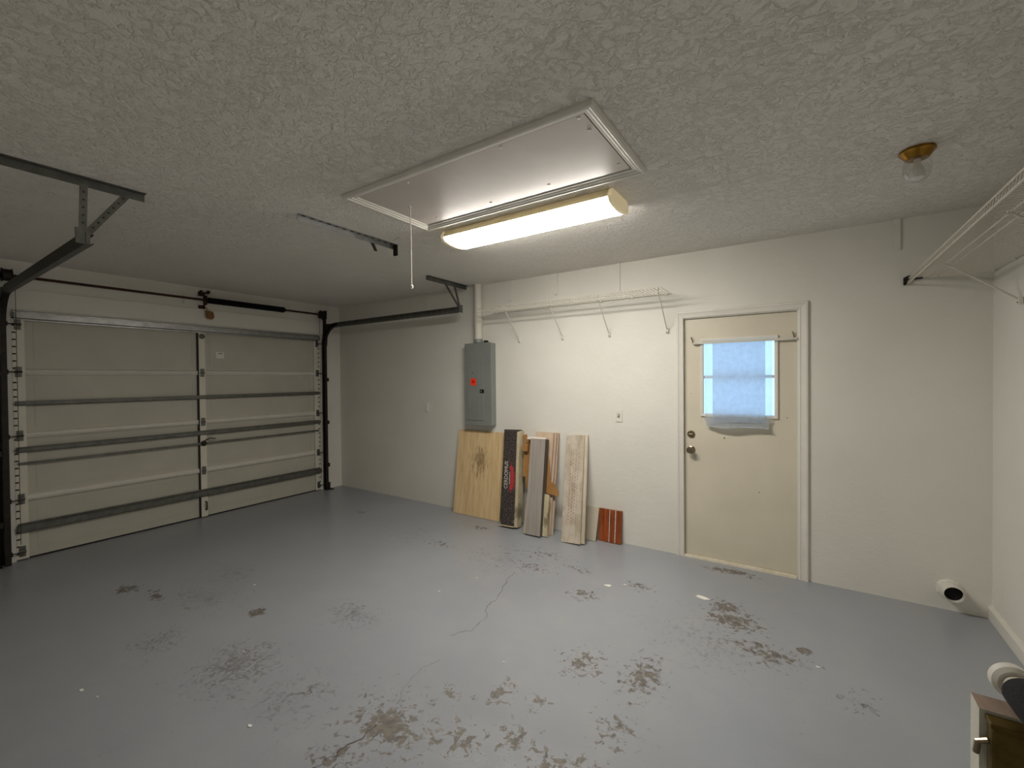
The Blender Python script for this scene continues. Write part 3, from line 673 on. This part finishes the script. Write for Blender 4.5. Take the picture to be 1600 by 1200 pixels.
# ================================================================== LEANING BOARDS
def lean(name, x, yb, length, label, cat, ry=0.0, back=0.0, thing_only=True, group=None):
    th = math.asin(min(.9, (yb-back)/length)); o = thing(name, (x, -yb, .0005), label, cat, group, rot=(-th, ry, 0)); return o
def slab(parent, name, x0, x1, y0, y1, z0, z1, mats, side=None, bev=.0015):
    bm = bmesh.new(); fs = box(bm, x0, x1, y0, y1, z0, z1)
    if side is not None:
        for i in (0, 1, 3, 5): fs[i].material_index = 1
    if bev: bmesh.ops.bevel(bm, geom=bm.edges[:], offset=bev, segments=1, affect='EDGES')
    return new_obj(name, bm, mats, parent)
p = lean('plywood_sheet', 2.272, .115, .955, 'plywood sheet with a dark knot leaning under the breaker panel', 'plywood')
slab(p, 'sheet', 0, .655, -.013, 0, 0, .955, ['plywood', 'plyedge'], 1)

c = lean('tile_carton', 3.02, .125, 1.0, 'black printed tile carton with a torn cream side', 'carton', ry=-.035)
bm = bmesh.new(); fs = box(bm, 0, .165, -.10, 0, 0, .995, 0); new_obj('carton_body', bm, 'carton_black', c)
pts = [(-.103, 0), (-.100, .3), (-.104, .6), (-.100, .97), (-.02, .985), (-.004, .8), (-.012, .5), (-.002, .2), (-.03, -.0)]
new_obj('torn_side', X(pts, 'x', .1652, .2), 'carton_cream', c)
new_obj('bottom_flap', B(-.012, .17, -.125, -.1002, -.0, .006), 'carton_cream', c)
R90 = Matrix.Rotation(math.pi/2, 4, 'X') @ Matrix.Rotation(math.pi/2, 4, 'Z')
text_mesh('lettering', 'CERDOMUS', .062, 'white_ink', c, Matrix.Translation((.045, -.1006, .52)) @ R90, .28)
rb = new_obj('red_band', X([(.100, .37), (.112, .37), (.112, .62), (.100, .62), (.088, .60), (.088, .575), (.1, .57), (.1, .42), (.088, .41), (.088, .385)], 'y', -.1008, -.1001), 'red_ink', c)
new_obj('red_band', B(.104, .109, -.1012, -.1001, .335, .66), 'red_ink', c)
for xa, xb, za, zb in ((.116, .127, .375, .612), (.131, .138, .40, .60), (.142, .150, .385, .55)): new_obj('red_band', B(xa, xb, -.1008, -.1001, za, zb), 'red_ink', c)
for k in range(9): new_obj('small_print', B(.084, .093, -.1014, -.1009, .43+.014*k, .439+.014*k), 'white_ink', rb)

# tall tile planks behind the grey carton: three separate planks
for k, (x0, wd, ln_, yb, bk, tx) in enumerate(((3.345, .215, 1.005, .215, .03, 'front'), (3.37, .215, 1.005, .19, .016, 'middle'), (3.395, .208, 1.0, .165, .003, 'rear'))):
    pk = lean('tile_plank', x0, yb, ln_, {'front': 'tall beige tile plank right behind the grey carton, frontmost of three', 'middle': 'tall beige tile plank in the middle of the three behind the grey carton', 'rear': 'tall beige tile plank nearest the wall behind the grey carton'}[tx], 'tile plank', group='tile planks behind the grey carton', back=bk)
    slab(pk, 'plank', 0, wd, -.010, 0, 0, ln_, ['tileplank', 'tileedge'], 1)
    new_obj('edge_strip', B(wd-.006, wd+.0006, -.0112, -.0104, .40, ln_-.004), 'tilebrown', pk)

kc = lean('cardboard_wrapper', 3.24, .17, .9, 'torn brown cardboard wrapper sticking out behind the grey carton', 'cardboard', back=.048)
out = [(.0, .53), (.035, .535), (.05, .42), (.10, .40), (.30, .40), (.425, .385), (.42, .43), (.38, .49), (.325, .52), (.315, .6), (.30, .72), (.27, .84), (.12, .90), (.03, .92), (.02, .965), (-.03, .955), (-.035, .93), (.0, .90), (.01, .84), (-.005, .7)]
new_obj('sheet', X(out, 'y', -.046, -.041), 'kraft', kc)
new_obj('flap', X([(-.01, .80), (.06, .79), (.065, .86), (.0, .87)], 'y', -.088, -.047), 'kraft', kc)

g = lean('grey_carton', 3.365, .235, .955, 'narrow grey carton leaning in front of the tile planks', 'carton', ry=-.012, back=.085)
bm = bmesh.new(); fs = box(bm, 0, .170, -.075, 0, 0, .935); fs[3].material_index = 1; fs[1].material_index = 2; new_obj('carton_body', bm, ['carton_grey', 'carton_dark', 'carton_in'], g)
new_obj('open_flap', X([(-.055, .925), (.165, .938), (.168, .952), (-.045, .953)], 'y', -.06, -.01), 'carton_in', g)
new_obj('cream_backing', X([(-.028, 0), (-.001, 0), (-.001, .40), (-.010, .40)], 'y', -.06, -.005), 'carton_cream', g)
new_obj('torn_wrap', X([(.1702, 0), (.225, 0), (.215, .2), (.222, .36), (.205, .40), (.1702, .40)], 'y', -.028, -.008), 'carton_cream', g)

pg = lean('printed_plank', 3.752, .275, 1.03, 'whitewashed plank with faded red print, front of the leaning pair', 'plank', ry=-.062, back=.016)
slab(pg, 'plank', 0, .195, -.014, 0, .0, 1.005, ['plank', 'plankedge'], 1)
pg2 = lean('printed_plank', 3.785, .245, 1.03, 'whitewashed plank behind the plank with faded red print', 'plank', ry=-.062)
slab(pg2, 'plank', 0, .192, -.013, 0, .0, 1.004, ['plankedge', 'plankedge'], 1)
tl = lean('woven_tile', 3.80, .10, .312, 'beige textured tile between the whitewashed planks and the red tile', 'tile')
slab(tl, 'tile', 0, .222, -.009, 0, 0, .312, ['woven', 'woven'], 1)
rd = lean('red_clay_tile', 4.03, .035, .305, 'glossy red-brown ribbed clay tile on the floor', 'clay tile', back=.004)
slab(rd, 'backing', 0, .222, -.012, 0, 0, .302, ['mortar', 'redgap'], 1)
for k, (x0, x1, d) in enumerate(((.0, .046, .012), (.049, .104, .020), (.110, .160, .020), (.168, .222, .018))):
    bm = bmesh.new(); extrude_poly(bm, [(x0, -.012), (x0, -.012-d*.6), (x0+.008, -.012-d), (x1-.008, -.012-d), (x1, -.012-d*.6), (x1, -.012)], 'z', .001, .301); new_obj('rib', bm, 'red', rd)
for x0, x1 in ((.1035, .1105), (.1595, .1685)): new_obj('mortar_line', B(x0, x1, -.030, -.0121, .004, .296, .001), 'mortar', rd)

# ================================================================== NEAR RIGHT CORNER
ps = thing('timber_post', (6.02, -2.74, 0), 'white painted timber post with weathered top at lower right', 'post')
bm = bmesh.new(); fs = box(bm, -.075, .09, -.026, .026, 0, .9); fs[1].material_index = 1
new_obj('post', bm, ['post', 'posttop'], ps)
hg = thing('brass_latch', (6.02, -2.766, .84), 'tarnished brass latch box on the white post', 'latch')
new_obj('latch_box', B(-.066, .084, -.030, -.0005, -.052, .044, .006), 'brass_d', hg)
new_obj('latch_lid', B(-.068, .086, -.034, -.0005, .045, .055, .002), 'brass_d', hg)
new_obj('latch_pin', T([(-.066, -.016, .012), (-.080, -.014, .004), (-.082, -.012, -.02)], .005), 'nickel', hg, True)
pb = Vector((6.22, -4.62, .94)); pt = Vector((6.003, -2.692, .938)); d = pb-pt
po = thing('foam_sleeved_pole', pb, 'pole with white end ring and black foam sleeve by the post', 'pole')
at = lambda t: tuple(pt+d*t-pb)
new_obj('pole', T([at(.01), at(.985)], .020, 20), 'cream', po, True)
new_obj('end_ring', T([at(0), at(.002), at(.010), at(.014)], .04, 28, radii=[.027, .032, .032, .026]), 'plastic', po, True)
new_obj('foam_sleeve', T([at(.022), at(.027), at(.05), at(.45), at(.46)], .04, 24, radii=[.024, .030, .0325, .0325, .024]), 'foam', po, True)
